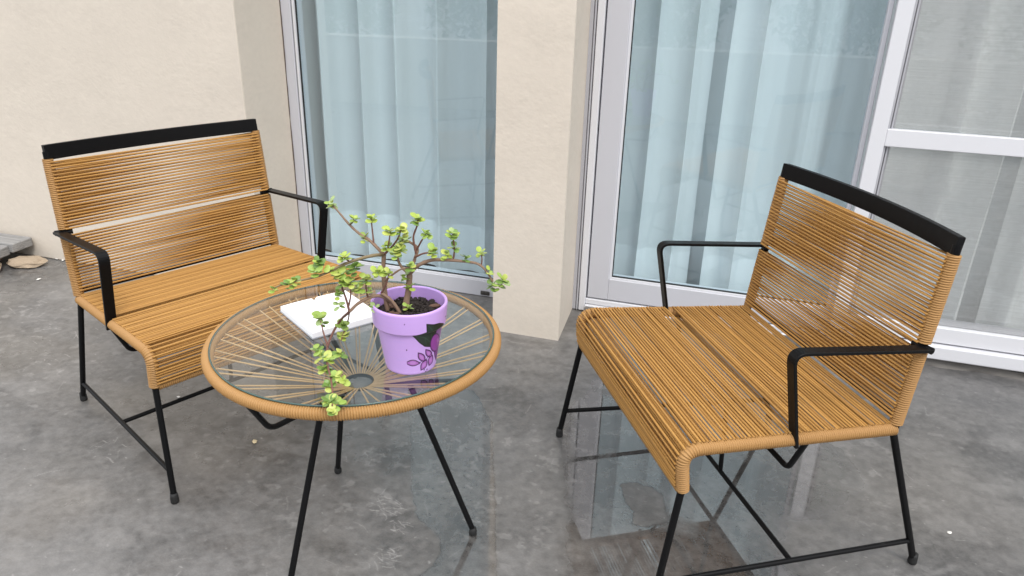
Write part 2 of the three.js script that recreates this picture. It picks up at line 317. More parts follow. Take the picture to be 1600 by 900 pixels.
const netM = new THREE.MeshStandardMaterial({ color: lin(0.42, 0.42, 0.415), roughness: 0.8, transparent: true, side: THREE.DoubleSide, opacity: 1, alphaMap: tex(256, 1024, (i, j) => { const v = 255 * Math.min(0.9, Math.max(0.15, 0.33 + 0.16 * (fbm(i * 0.02, j * 0.5, 3) - 0.5) + 0.16 * (fbm(i * 0.05 + 9, j * 0.06, 2) - 0.5))); return [v, v, v]; }) });
mesh('insect_screen', new THREE.PlaneGeometry(1.175, 0.58).translate(1.0125, 0.4285, DN - 0.004), netM, scr);
mesh('insect_screen', new THREE.PlaneGeometry(1.175, TOP - 0.83).translate(1.0125, (TOP + 0.72) / 2, DN - 0.004), netM, scr);
mesh('sill', mergeGeometries([rb(0.377, 1.72, 0.030, 0.079, -2.66, DN + 0.032, 0.006)]), pvcWhite, door);
{ // broken mortar bed under the sill
  const g = new THREE.BoxGeometry(2.2, 0.03, 0.1, 260, 2, 3), p = g.attributes.position;
  for (let i = 0; i < p.count; i++) if (p.getZ(i) > 0.02) { const x = p.getX(i); p.setZ(i, p.getZ(i) + 0.03 * (fbm(x * 13, p.getY(i) * 60 + 4, 4) - 0.55)); if (p.getY(i) > 0) p.setY(i, p.getY(i) - 0.008 * fbm(x * 25, 7, 3)); }
  g.translate(0.62, 0.014, DN - 0.03); g.computeVertexNormals();
  mesh('mortar_bed', g, std(lin(0.15, 0.14, 0.13), 0.95), door);
}

// ---------------------------------------------------------------- curtains
const curtainM = new THREE.MeshPhysicalMaterial({ color: lin(0.89, 0.90, 0.90), roughness: 1, transmission: 0.25, thickness: 0, side: THREE.DoubleSide });
const hemM = new THREE.MeshPhysicalMaterial({ color: lin(0.93, 0.94, 0.94), roughness: 1, transmission: 0.14, thickness: 0, side: THREE.DoubleSide });
function foldedSheet(u0, u1, y0, y1, n0, ph, amp, off, rows = 14) {
  const cols = Math.ceil((u1 - u0) / 0.006), pos = [], idx = [];
  for (let j = 0; j <= rows; j++) for (let i = 0; i <= cols; i++) {
    const t = i / cols, y = y0 + (y1 - y0) * j / rows, u = u0 + (u1 - u0) * t, s = u * 9 + 2.2 * fbm(u * 3 + ph, 1, 2) + ph + 0.25 * fbm(u * 2, y * 0.9 + ph, 2);
    const k = Math.sin(s * 2 * Math.PI * 0.75), sharp = Math.sign(k) * Math.pow(Math.abs(k), 0.7);
    pos.push(u + 0.018 * Math.cos(s * 2 * Math.PI * 0.75) + 0.004 * fbm(y * 3, u * 4 + ph, 2), y + (j === 0 ? 0.012 * fbm(u * 9, ph, 2) : 0), n0 + off + amp * sharp * (0.55 + 0.75 * fbm(u * 2.3 + ph, 5, 2)) + 0.012 * fbm(u * 34 + ph, y * 0.7, 2));
  }
  for (let j = 0; j < rows; j++) for (let i = 0; i < cols; i++) { const a = j * (cols + 1) + i; idx.push(a, a + 1, a + cols + 2, a, a + cols + 2, a + cols + 1); }
  const g = new THREE.BufferGeometry(); g.setAttribute('position', new THREE.Float32BufferAttribute(pos, 3)); g.setIndex(idx); g.computeVertexNormals(); return g;
}
function curtain(u0, u1, ph, label, hemTop = 0.235) {
  const c = thing('curtain', label, 'curtain', 'sheer curtains behind the glass'); c.rotation.y = -WY;
  mesh('fabric', foldedSheet(u0, u1, 0.03, TOP - 0.03, -2.71, ph, 0.036, 0), curtainM, c);
  mesh('hem', foldedSheet(u0, u1, 0.03, hemTop, -2.71, ph, 0.036, 0.0025, 3), hemM, c);
  return c;
}
curtain(-1.80, -0.70, 1.3, 'pale sheer curtain filling the window beside the cream pillar');
curtain(-0.56, -0.128, 4.1, 'narrow sheer curtain panel beside the hinge side of the sliding door');
curtain(-0.085, 0.40, 7.7, 'sheer curtain panel in the sliding door next to the white post');
curtain(0.41, 0.805, 2.9, 'sheer curtain behind the insect screen next to the white post');
curtain(0.85, 1.68, 9.4, 'sheer curtain at the outer end of the insect screen');

const drape = thing('drape', 'grey lining drape hanging behind the sheer curtains of the sliding door', 'drape'); drape.rotation.y = -WY;
mesh('fabric', foldedSheet(-0.7, 1.75, 0.03, TOP - 0.03, -2.80, 5.2, 0.015, 0), std(lin(0.80, 0.82, 0.83), 0.95, { side: THREE.DoubleSide }), drape);

// ---------------------------------------------------------------- rope armchairs
const C = { wr: .29, hr: .3618, wf: .3069, hf: .3827, D: .4698, wl: .3063, hl: .293, Dl: .4574, wb: .2839, ht: .7273, Db: .0381, ta: .492, wa: .3, ha: .565, za: .2746, s: .4912, xff: .3242, zff: .5004, xfr: .2982, zfr: -.1328, tsf: .7478, tsr: .8459 };
const cordGeo = [0, 1, 2].map((k) => { const pts = []; for (let i = 0; i <= 4; i++) pts.push(V(i / 4 - 0.5, 0, 0)); return sweep(pts, 1, 7); });
function stretch(m, a, b, r) {     // place the unit cord between two points
  m.position.copy(a).add(b).multiplyScalar(0.5); const d = b.clone().sub(a);
  m.quaternion.setFromUnitVectors(V(1, 0, 0), d.clone().normalize()); m.scale.set(d.length(), r, r);
}
function buildChair() {
  const g = new THREE.Group(), RR = 0.0125;
  const side = (s) => ({
    rear: V(s * C.wr, C.hr, 0), bend: V(s * C.wf, C.hf, C.D), low: V(s * C.wl, C.hl, C.Dl), top: V(s * C.wb, C.ht, -C.Db),
    ff: V(s * C.xff, 0.012, C.zff), rf: V(s * C.xfr, 0.012, C.zfr),
  });
  const S = { 1: side(1), '-1': side(-1) }, seatPath = {};
  for (const s of [1, -1]) {
    const q = S[s], att = q.rear.clone().lerp(q.top, C.ta);
    const rail = fillet([q.rear, q.bend, q.low], 0.042, 10); seatPath[s] = rail;
    mesh('seat_rail', ropeTube(rail, RR), ropeWrap, g);
    const up = q.top.clone().sub(q.rear).normalize();
    mesh('back_rail', mergeGeometries([ropeTube([q.rear.clone().addScaledVector(up, 0.012), att.clone().addScaledVector(up, -0.008)], RR), ropeTube([att.clone().addScaledVector(up, 0.010), q.top.clone().addScaledVector(up, 0.002)], RR)]), ropeWrap, g);
    mesh('back_post', rod([q.rear, q.top.clone().addScaledVector(up, 0.02)], 0.0085), black, g);
    mesh('front_leg', rod([q.low.clone().add(V(0, 0.015, 0)), q.ff], 0.0074), black, g);
    mesh('rear_leg', rod([q.rear.clone().add(V(0, 0.0, 0.006)), q.rear.clone().add(V(0, -0.012, -0.002)), q.rf], 0.0074), black, g);
    for (const f of [q.ff, q.rf]) {
      const cap = new THREE.LatheGeometry([[0, 0], [0.0086, 0], [0.0099, 0.003], [0.0097, 0.010], [0.0092, 0.018], [0.0084, 0.026], [0, 0.027]].map(([a, b]) => new THREE.Vector2(a, b)), 14);
      cap.translate(f.x, 0, f.z); mesh('foot', cap, rubber, g);
    }
    const sf = q.low.clone().lerp(q.ff, C.tsf), sb = q.rear.clone().lerp(q.rf, C.tsr);
    mesh('side_stretcher', rod([sf, sb], 0.0057), black, g); q.sm = sf.clone().add(sb).multiplyScalar(0.5);
    const post = q.rear.clone().lerp(q.bend, C.s);
    mesh('armrest', flatBar([[att.z - 0.003, att.y + 0.003], [C.za, C.ha], [post.z, post.y - 0.012]], 0.005, 0.025, s * 0.3005), blackWorn, g);
    mesh('armrest_bracket', rod([att.clone().add(V(-s * 0.018, 0.002, 0.006)), att.clone().add(V(s * 0.022, 0.002, -0.004))], 0.007), black, g);
  }
  mesh('front_rail', ropeTube([S[-1].low.clone().add(V(0.004, 0, 0)), S[1].low.clone().add(V(-0.004, 0, 0))], RR * 0.92), ropeWrap, g);
  mesh('cross_stretcher', rod([S[-1].sm, S[1].sm], 0.0057), black, g);
  mesh('back_crossbar', rod([S[-1].rear.clone().add(V(0, 0.017, -0.012)), S[1].rear.clone().add(V(0, 0.017, -0.012))], 0.006), black, g);
  const zb = 0.20, yr = C.hr + (C.hf - C.hr) * zb / C.D, xr = C.wr + (C.wf - C.wr) * zb / C.D;
  mesh('seat_support', rod([V(-xr, yr - 0.008, zb), V(-xr + 0.04, yr - 0.1, zb), V(xr - 0.04, yr - 0.1, zb), V(xr, yr - 0.008, zb)], 0.006, 0.016), black, g);
  const sm = S[1].sm.clone().add(S[-1].sm).multiplyScalar(0.5);
  mesh('support_strut', rod([sm, V(0, yr - 0.1, zb)], 0.0057), black, g);
  { // bowed black wooden top rail
    const n = 24, o = [], i_ = [], t = 0.017, bow = 0.038, hw = C.wb + 0.004;
    for (let k = 0; k <= n; k++) { const x = -hw + 2 * hw * k / n, b = bow * (1 - (x / hw) * (x / hw)); o.push(new THREE.Vector2(x, b + t / 2)); i_.push(new THREE.Vector2(x, b - t / 2)); }
    const w = new THREE.ExtrudeGeometry(new THREE.Shape([...o, ...i_.reverse()]), { depth: 0.034, bevelEnabled: true, bevelSize: 0.0015, bevelThickness: 0.0015, bevelOffset: -0.0015, bevelSegments: 2 });
    w.rotateX(-Math.PI / 2);          // plan (x, bow) -> x, -z ; depth -> y
    w.rotateX(-Math.atan2(C.Db, C.ht - C.hr)); w.translate(0, C.ht + 0.001, -C.Db);
    mesh('top_rail', w, blackWood, g);
  }
  // cords: each crossing is one cord; the outer layer runs straight, the return layer slants by one pitch
  const pitch = 0.0080, cr_ = 0.0024;
  let ci = 0;
  const cord = (name, a, b) => { const m = mesh(name, cordGeo[ci % 3], ropeCords[(ci * 7 + (ci >> 2)) % 4], g); const j = () => V(rr(-1, 1) * 0.0003, rr(-1, 1) * 0.0008, rr(-1, 1) * 0.0008); stretch(m, a.clone().add(j()), b.clone().add(j()), cr_ * rr(0.94, 1.06)); ci++; };
  const upv = S[1].top.clone().sub(S[1].rear), bl = upv.length(), nb = V(0, -upv.z, upv.y).normalize();   // normal of the back, towards the sitter
  nb.set(0, C.Db, C.ht - C.hr).normalize();
  const off = RR + 0.0006;
  for (const [t0, t1] of [[0.07, C.ta - 0.016], [C.ta + 0.03, 0.985]]) {
    const n = Math.round((t1 - t0) * bl / pitch), pitch_ = (t1 - t0) * bl / n;
    for (let k = 0; k <= n; k++) {
      const t = t0 + k * pitch_ / bl, t2 = t + pitch_ / bl;
      cord('back_cord', S[-1].rear.clone().lerp(S[-1].top, t).addScaledVector(nb, off), S[1].rear.clone().lerp(S[1].top, t).addScaledVector(nb, off));
      if (k < n) cord('back_cord', S[-1].rear.clone().lerp(S[-1].top, t).addScaledVector(nb, -off), S[1].rear.clone().lerp(S[1].top, t2).addScaledVector(nb, -off));
    }
  }
  const F = 8, P1 = resample(seatPath[1], pitch / F), P2 = resample(seatPath[-1], pitch / F), N = P1.length;
  const nrm = (P, i) => { const d = P[Math.min(N - 1, i + 1)].clone().sub(P[Math.max(0, i - 1)]); return V(0, d.z, -d.y).normalize(); };   // outwards (up / forward)
  const postI = Math.round(C.s * C.D / (pitch / F)), cl = (i) => Math.max(0, Math.min(N - 1, i));
  let slip = 0;
  for (let k = F + 2; k < N - F; k += F) {            // hand-strung: neighbouring cords crowd together here and there
    if (Math.abs(k - postI) < F) continue;
    slip = Math.round(0.5 * slip + rr(-1.05, 1.05));
    const i = cl(k + slip), e = cl(i + Math.round(rr(-1, 1))), i2 = cl(i + F);
    cord('seat_cord', P2[i].clone().addScaledVector(nrm(P2, i), off), P1[e].clone().addScaledVector(nrm(P1, e), off));
    if (Math.abs(k + F - postI) >= F) cord('seat_cord', P2[i].clone().addScaledVector(nrm(P2, i), -off), P1[i2].clone().addScaledVector(nrm(P1, i2), -off));
  }
  return g;
}
const chairA = buildChair(); chairA.name = numbered('rope_armchair'); scene.add(chairA);
tag(chairA, 'tan rope armchair with black frame beside the round table, back to the cream wall', 'armchair', 'rope armchairs on the patio');
chairA.position.set(-0.9478, 0, -2.0109); chairA.rotation.y = 48.2921 * Math.PI / 180;
const chairB = chairA.clone(); chairB.name = numbered('rope_armchair'); scene.add(chairB);
chairB.userData = { label: 'tan rope armchair standing over the puddle in front of the sliding door', category: 'armchair', group: 'rope armchairs on the patio' };
chairB.position.set(0.7053, 0, -1.5598); chairB.rotation.y = -76.4961 * Math.PI / 180;

// ---------------------------------------------------------------- round rope table with glass top
const TC = V(-0.314, 0, -1.358), TR = 0.2835, TH = 0.49, GLASS = 0.5045;
const table = thing('round_table', 'round glass-topped side table with tan rope rim and three black legs', 'table');
table.position.copy(TC);
{
  const pol = (r, a, h) => V(r * Math.cos(a), h, r * Math.sin(a)), circ = (r, h, n) => Array.from({ length: n }, (_, k) => pol(r, k / n * 2 * Math.PI, h));
  mesh('rim', ropeTube(circ(TR, TH, 160), 0.0110, 0.0047, true, 14), ropeWrap, table);
  mesh('center_ring', sweep(circ(0.03, 0.388, 28), 0.004, 8, true), black, table);
  const top = mesh('glass_top', new THREE.CircleGeometry(0.2785, 96).rotateX(-Math.PI / 2).translate(0, GLASS, 0), clearPane, table);
  mesh('glass_edge', sweep(circ(0.279, GLASS - 0.0018, 120), 0.0019, 6, true), new THREE.MeshPhysicalMaterial({ color: lin(0.05, 0.09, 0.08), roughness: 0.15 }), top);
  for (const a of [1, 121, 241]) {
    const t = a * Math.PI / 180;
    mesh('leg', rod([pol(0.106, t, 0.388), pol(0.24, t, 0.012)], 0.0066), black, table);
    const cap = new THREE.LatheGeometry([[0, 0], [0.0078, 0], [0.0093, 0.003], [0.009, 0.010], [0.0076, 0.018], [0, 0.022]].map(([x, y]) => new THREE.Vector2(x, y)), 14); const f = pol(0.24, t, 0); cap.translate(f.x, 0, f.z);
    mesh('foot', cap, rubber, table);
    mesh('arm', rod([pol(0.03, t, 0.386), pol(0.236, t, 0.402), pol(0.2795, t, 0.479)], 0.0055, 0.02), black, table);
  }
  const tcord = [lin(0.50, 0.33, 0.16), lin(0.54, 0.36, 0.18)].map((c) => std(c, 0.65));
  const N = 23;      // the cord runs to the centre ring and back beside itself
  for (let k = 0; k < N; k++) for (const e of [-1, 1]) {
    const a = (k + 0.5) / N * 2 * Math.PI + e * rr(0.02, 0.05), b = (k + 0.5) / N * 2 * Math.PI + e * 0.07;
    stretch(mesh('cord', cordGeo[k % 3], tcord[(k + e + 1) % 2], table), pol(0.273, a, TH - 0.004), pol(0.031, b, 0.391), 0.00175);
  }
}

// ---------------------------------------------------------------- book
{
  const A = atHeight(438, 478, 0.519), B = atHeight(540, 453, 0.519), D = atHeight(490, 520, 0.519);
  const e1 = B.clone().sub(A).normalize(), len = D.clone().sub(A).length();
  const book = thing('open_book', 'open white book with blank pages lying on the glass table', 'book');
  book.position.set(A.x, GLASS + 0.0006, A.z); book.rotation.y = Math.atan2(-e1.z, e1.x);
  const W = 0.152, half = W / 2, paper = std(lin(0.86, 0.86, 0.87), 0.8);
  mesh('cover', rb(-0.002, W + 0.002, 0, 0.0022, -0.002, len + 0.002, 0.001), std(lin(0.30, 0.31, 0.33), 0.6), book);
  for (const s of [0, 1]) {   // each page block swells away from the spine
    const sh = new THREE.Shape(), n = 14; sh.moveTo(0, 0.0024);
    for (let k = 0; k <= n; k++) { const x = half * k / n, fromSpine = s ? x : half - x; sh.lineTo(x, 0.0024 + 0.0118 * Math.min(1, 0.35 + 2.6 * Math.pow(fromSpine / half, 0.55)) - 0.0015 * Math.pow(fromSpine / half, 3)); }
    sh.lineTo(half, 0.0024); sh.closePath();
    const g = new THREE.ExtrudeGeometry(sh, { depth: len, bevelEnabled: false }); g.translate(s * half, 0, 0);
    mesh('page_block', g, paper, book);
  }
}

// ---------------------------------------------------------------- painted pot
const PC = V(-0.1848, GLASS + 0.0006, -1.2305), PH = 0.133;
const pot = thing('flower_pot', 'lilac painted pot with a purple flower and dark leaf, on the glass table', 'flower pot');
pot.position.copy(PC); pot.scale.set(0.988, 0.985, 0.988);
{
  const cv = document.createElement('canvas'); cv.width = 1024; cv.height = 384; const c = cv.getContext('2d');
  c.fillStyle = '#c6a1e3'; c.fillRect(0, 0, 1024, 384);
  for (let k = 0; k < 500; k++) { c.fillStyle = `rgba(${180 + rnd() * 30},${150 + rnd() * 20},${220 + rnd() * 20},0.25)`; c.fillRect(rnd() * 1024, rnd() * 384, 6 + rnd() * 70, 1 + rnd() * 3); }
  for (let k = 0; k < 60; k++) { c.fillStyle = `rgba(${120 + rnd() * 40},${90 + rnd() * 30},${150 + rnd() * 40},0.35)`; c.fillRect(rnd() * 1024, rnd() * 384, 1 + rnd() * 3, 1 + rnd() * 2); }
  const phi0 = 8.6 * Math.PI / 180;
  const M = (zx, zy) => { // a point of the photographed pot -> angle and height on its wall
    const px = 560 + zx / 5.29, py = 430 + zy / 5.29, h0 = 0.133 - (py - 494) / 94 * 0.133, sn = Math.max(-0.97, Math.min(0.97, (px - 641) / (38 + 17 * Math.max(0, h0) / 0.133)));
    const phi = phi0 + Math.asin(sn), h = h0 - 0.034 * (1 - Math.sqrt(1 - sn * sn));
    return [phi / (2 * Math.PI) * 1024, (1 - h / 0.133) * 384];
  };
  const poly = (pts, fill, line, lw = 3) => { c.beginPath(); pts.forEach((p, k) => { const [x, y] = M(...p); k ? c.lineTo(x, y) : c.moveTo(x, y); }); c.closePath(); c.fillStyle = fill; c.fill(); if (line) { c.strokeStyle = line; c.lineWidth = lw * 1.5; c.stroke(); } };
  const line = (pts, col, lw) => { c.beginPath(); pts.forEach((p, k) => { const [x, y] = M(...p); k ? c.lineTo(x, y) : c.moveTo(x, y); }); c.strokeStyle = col; c.lineWidth = lw; c.stroke(); };
  poly([[550, 408], [600, 412], [640, 404], [676, 404], [690, 440], [680, 490], [620, 560], [590, 592], [540, 590], [500, 560], [470, 525], [444, 498], [480, 492], [530, 476], [548, 470]], '#1c2a20', '#0c120e', 4);
  line([[560, 420], [600, 470], [590, 560]], '#31473a', 3); line([[470, 505], [540, 520], [590, 560]], '#31473a', 3); line([[600, 470], [660, 430]], '#31473a', 3); line([[540, 520], [550, 570]], '#31473a', 2);
  const ell = (x, y, a, b, rot, fill, ln) => { const p = []; for (let k = 0; k < 24; k++) { const t = k / 24 * 6.2832; p.push([x + a * Math.cos(t) * Math.cos(rot) - b * Math.sin(t) * Math.sin(rot), y + a * Math.cos(t) * Math.sin(rot) + b * Math.sin(t) * Math.cos(rot)]); } poly(p, fill, ln, 4); };
  ell(668, 470, 30, 50, 0.3, '#8a5a9c', '#3a1a48'); ell(652, 640, 30, 60, -0.1, '#7a2f86', '#3a1048'); ell(630, 560, 42, 72, 0.25, '#8e3f98', '#3a1048'); ell(655, 540, 12, 16, 0, '#a463ae');
  for (const [x, y, l, w, r] of [[442, 726, 56, 24, 0.05], [512, 680, 44, 24, 0.95], [530, 745, 50, 22, -1.05], [572, 650, 40, 24, 0.9], [588, 705, 46, 20, -1.25]]) {
    const p = []; for (let k = 0; k <= 20; k++) { const t = k / 20, s = Math.sin(t * Math.PI) * w; p.push([-l + 2 * l * t, s]); } for (let k = 20; k >= 0; k--) { const t = k / 20, s = -Math.sin(t * Math.PI) * w; p.push([-l + 2 * l * t, s]); }
    const R = p.map(([a, b]) => [x + a * Math.cos(r) - b * Math.sin(r), y + a * Math.sin(r) + b * Math.cos(r)]);
    poly(R, '#a565b5', '#3c1248', 4); poly(R.map(([a, b]) => [x + (a - x) * 0.5, y + (b - y) * 0.5]), '#b77cc6');
  }
  line([[490, 725], [545, 700], [600, 640]], '#3c1248', 4);
  c.fillStyle = '#3a2054';
  for (const [x, y] of [[375, 410], [300, 512], [385, 625], [275, 740], [545, 790], [365, 825], [715, 355], [200, 560], [180, 430]]) for (const [dx, dy] of [[-14, -4], [10, -8], [0, 10]]) { const [a, b] = M(x + dx, y + dy); c.beginPath(); c.arc(a, b, 4.6, 0, 7); c.fill(); }
  const map = new THREE.CanvasTexture(cv); map.colorSpace = THREE.SRGBColorSpace; map.wrapS = THREE.RepeatWrapping;
  const lilac = new THREE.MeshPhysicalMaterial({ map, roughness: 0.38, clearcoat: 0.25, clearcoatRoughness: 0.3 });
  const lat = (pr) => { const g = new THREE.LatheGeometry(pr.map(([a, b]) => new THREE.Vector2(a, b)), 72); const p = g.attributes.position, uv = g.attributes.uv; for (let i = 0; i < uv.count; i++) uv.setY(i, p.getY(i) / PH); return g; };
  mesh('body', lat([[0, 0.0005], [0.043, 0.0005], [0.0462, 0.002], [0.0475, 0.006], [0.0545, 0.05], [0.0605, 0.088], [0.062, 0.096]]), lilac, pot);
  mesh('pot_rim', lat([[0.060, 0.090], [0.0655, 0.091], [0.0672, 0.094], [0.0700, 0.128], [0.0698, 0.1315], [0.068, 0.133], [0.0655, 0.1325], [0.0642, 0.130], [0.062, 0.098], [0.060, 0.085]]), lilac, pot);
  const sg = new THREE.CircleGeometry(0.063, 40, 0, Math.PI * 2).rotateX(-Math.PI / 2);
  const soilM = std(lin(0.022, 0.016, 0.013), 0.95);
  const bits = [sg.toNonIndexed().translate(0, 0.108, 0)];
  for (let k = 0; k < 420; k++) { const a = rr(0, 6.3), r = 0.059 * Math.sqrt(rnd()); const b = new THREE.IcosahedronGeometry(rr(0.0018, 0.0052), 0); b.scale(1, rr(0.4, 0.8), rr(0.5, 1.2)); b.rotateY(rr(0, 3)); b.rotateX(rr(-1, 1)); b.translate(r * Math.cos(a), 0.1085 + rr(0, 0.006) + 0.006 * (1 - r / 0.06), r * Math.sin(a)); bits.push(b); }
  const soil = mesh('soil', mergeGeometries(bits.map((b) => { const n = b.index ? b.toNonIndexed() : b; return n; })), soilM, pot); soil.userData.kind = 'stuff';
  const barkM = std(lin(0.11, 0.06, 0.04), 0.9);
  for (const [x, z, r] of [[0.045, -0.012, 0.3], [-0.03, 0.028, 1.2], [-0.036, -0.005, 2.2], [-0.022, 0.03, 0.5]]) { const b = new THREE.IcosahedronGeometry(0.008, 1); b.scale(1.4, 0.45, 0.7); b.rotateY(r); b.translate(x, 0.117, z); mesh('bark_chip', b, barkM, pot); }
}

// ---------------------------------------------------------------- succulent shrub in the pot
{
  const plant = thing('succulent_plant', 'small-leaved green succulent with brown branches growing in the lilac pot', 'plant');
  const base = V(PC.x, PC.y + 0.10, PC.z); plant.position.copy(base);
  const zc = PC.z;
  const pt = (x, y, dz) => atZ(x, y, zc + dz).sub(base);
  const ph = (x, y, h) => atHeight(x, y, h).sub(base);
  const bark = std(lin(0.24, 0.155, 0.105), 0.85, { bumpMap: tex(64, 64, (i, j) => { const v = 255 * hash2(i >> 1, j >> 2); return [v, v, v]; }), bumpScale: 0.0006 });
  const barkGreen = std(lin(0.20, 0.15, 0.08), 0.75), twigM = std(lin(0.17, 0.075, 0.055), 0.7);
  const branch = (pts, r0, r1, m = bark) => {
    const cv = new THREE.CatmullRomCurve3(pts).getPoints(pts.length * 6); let T = 0; for (let i = 1; i < cv.length; i++) T += cv[i].distanceTo(cv[i - 1]);
    mesh('branch', sweep(cv, (s, th) => 0.74 * (r0 + (r1 - r0) * s / T) * (1 + 0.16 * (vnoise(s * 160, th * 1.2) - 0.5) + 0.10 * Math.pow(Math.abs(Math.sin(s * 190)), 8)), 9), m, plant);
  };
  const root1 = V(-0.005, -0.012, 0.006), root2 = V(-0.036, -0.012, 0.004);
  const f1 = pt(640, 428, 0.004), f2 = pt(600, 398, -0.005);
  const trunk = (pts, r0, r1) => { branch(pts, r0, r1); };
  trunk([root1, pt(634, 478, 0.005), pt(638, 455, 0.004), f1], 0.0085, 0.0068);
  trunk([root2, pt(603, 468, 0.01), pt(600, 440, 0.002), pt(599, 418, -0.003), f2], 0.0062, 0.005);
  branch([V(-0.008, -0.004, 0.012), pt(612, 472, 0.014), pt(590, 462, 0.02), pt(560, 474, 0.03), pt(546, 487, 0.035)], 0.005, 0.0036);
  branch([root1.clone().add(V(0, 0.004, 0.01)), pt(612, 470, 0.02), pt(596, 458, 0.022)], 0.0045, 0.0036);
  branch([f1, pt(652, 416, 0.01), pt(672, 407, 0.016), pt(690, 406, 0.018), pt(722, 408, 0.02), pt(748, 413, 0.022), pt(760, 424, 0.024), pt(770, 440, 0.026)], 0.005, 0.0022);
  branch([f1, pt(628, 418, -0.01), pt(622, 405, -0.016), pt(624, 392, -0.02)], 0.004, 0.0024);
  branch([f1, pt(648, 405, -0.006), pt(652, 388, -0.012), pt(640, 378, -0.016), pt(628, 374, -0.02)], 0.0042, 0.0026);
  branch([pt(650, 396, -0.008), pt(646, 370, -0.012), pt(652, 352, -0.012), pt(654, 343, -0.012)], 0.003, 0.0017, twigM);
  branch([pt(650, 392, -0.01), pt(660, 374, 0.0), pt(666, 364, 0.004)], 0.0024, 0.0016, twigM);
  branch([pt(648, 402, 0.0), pt(662, 396, 0.012), pt(676, 394, 0.018)], 0.0026, 0.0017, twigM);
  branch([pt(708, 407, 0.019), pt(710, 390, 0.02), pt(707, 366, 0.02)], 0.0022, 0.0015, twigM);
  branch([pt(752, 415, 0.022), pt(753, 404, 0.022), pt(751, 395, 0.022)], 0.0018, 0.0014, twigM);
  branch([f2, pt(590, 388, -0.01), pt(578, 376, -0.018), pt(560, 364, -0.026), pt(545, 350, -0.034), pt(528, 330, -0.04), pt(516, 317, -0.044)], 0.0044, 0.0018);
  branch([pt(584, 381, -0.014), pt(582, 362, -0.018), pt(580, 342, -0.02)], 0.0022, 0.0014, twigM);
  branch([pt(546, 352, -0.034), pt(552, 346, -0.03), pt(553, 341, -0.03)], 0.0018, 0.0014, twigM);
  branch([f2, pt(585, 399, 0.01), pt(560, 405, 0.02), pt(535, 414, 0.028), pt(515, 424, 0.034), pt(496, 432, 0.04), pt(470, 438, 0.048), pt(440, 445, 0.056), pt(428, 450, 0.058)], 0.0042, 0.0017, barkGreen);
  branch([pt(548, 410, 0.024), pt(540, 404, 0.028), pt(538, 400, 0.028)], 0.002, 0.0014, twigM);
  branch([f2, pt(612, 386, 0.0), pt(622, 372, 0.004), pt(626, 360, 0.006)], 0.003, 0.0017, twigM);
  branch([pt(606, 392, 0), pt(608, 376, 0.012), pt(610, 362, 0.014)], 0.0022, 0.0015, twigM);
  branch([pt(600, 440, 0.002), pt(612, 430, 0.012), pt(628, 420, 0.02), pt(640, 418, 0.024)], 0.0028, 0.0018);
  branch([pt(596, 458, 0.022), pt(604, 442, 0.03), pt(608, 428, 0.032)], 0.0025, 0.0016, twigM);
  const t0 = pt(546, 487, 0.035);
  branch([t0, pt(541, 468, 0.034), pt(534, 448, 0.032), pt(529, 432, 0.03)], 0.003, 0.0017, twigM);
  branch([pt(545, 478, 0.034), pt(548, 460, 0.04), pt(547, 444, 0.04)], 0.0022, 0.0015, twigM);
  branch([pt(575, 467, 0.025), pt(572, 450, 0.03), pt(572, 436, 0.03)], 0.0022, 0.0015, twigM);
  branch([t0, ph(530, 503, 0.578), ph(520, 520, 0.566), ph(511, 545, 0.552), ph(511, 566, 0.545), ph(517, 592, 0.535), ph(520, 618, 0.527), ph(519, 634, 0.524)], 0.0034, 0.0018, twigM);
  branch([ph(512, 542, 0.554), ph(506, 522, 0.574), ph(501, 502, 0.592)], 0.0022, 0.0015, twigM);
  branch([t0, ph(543, 503, 0.575), ph(537, 520, 0.562), ph(533, 532, 0.556)], 0.002, 0.0014, twigM);
  // leaves
  const leafGeo = [0, 1, 2].map((k) => {
    const g = new THREE.SphereGeometry(1, 12, 7), p = g.attributes.position;
    for (let i = 0; i < p.count; i++) {
      let x = p.getX(i), y = p.getY(i), z = p.getZ(i); const w = 0.5 * (0.78 + 0.22 * (z + 1) / 2 + (k === 1 ? 0.05 : 0));
      const X = x * w, Z = (z + 1) * 0.5, Y = y * 0.075 + 0.16 * (X * X) * (k === 2 ? 1.6 : 0.8) - 0.12 * Z * Z * (k - 0.6);
      p.setXYZ(i, X, Y, Z);
    }
    g.computeVertexNormals(); return g;
  });
  const leafM = [lin(0.44, 0.55, 0.10), lin(0.34, 0.48, 0.09), lin(0.52, 0.58, 0.13), lin(0.18, 0.30, 0.06), lin(0.38, 0.50, 0.20)].map((c) => new THREE.MeshPhysicalMaterial({ color: c, roughness: 0.40, transmission: 0.25, thickness: 0 }));
  const leaves = [];
  const leaf = (p, dir, s, mi) => {
    const m = new THREE.Object3D(); m.userData = { g: Math.floor(rnd() * 3), mi }; m.position.copy(p);
    const z = dir.clone().normalize(), up = V(rr(-0.5, 0.5), 1, rr(-0.3, 0.6)).normalize(), x = up.clone().cross(z).normalize(), y = z.clone().cross(x);
    m.quaternion.setFromRotationMatrix(new THREE.Matrix4().makeBasis(x, y, z)); m.scale.setScalar(s); leaves.push(m);
  };
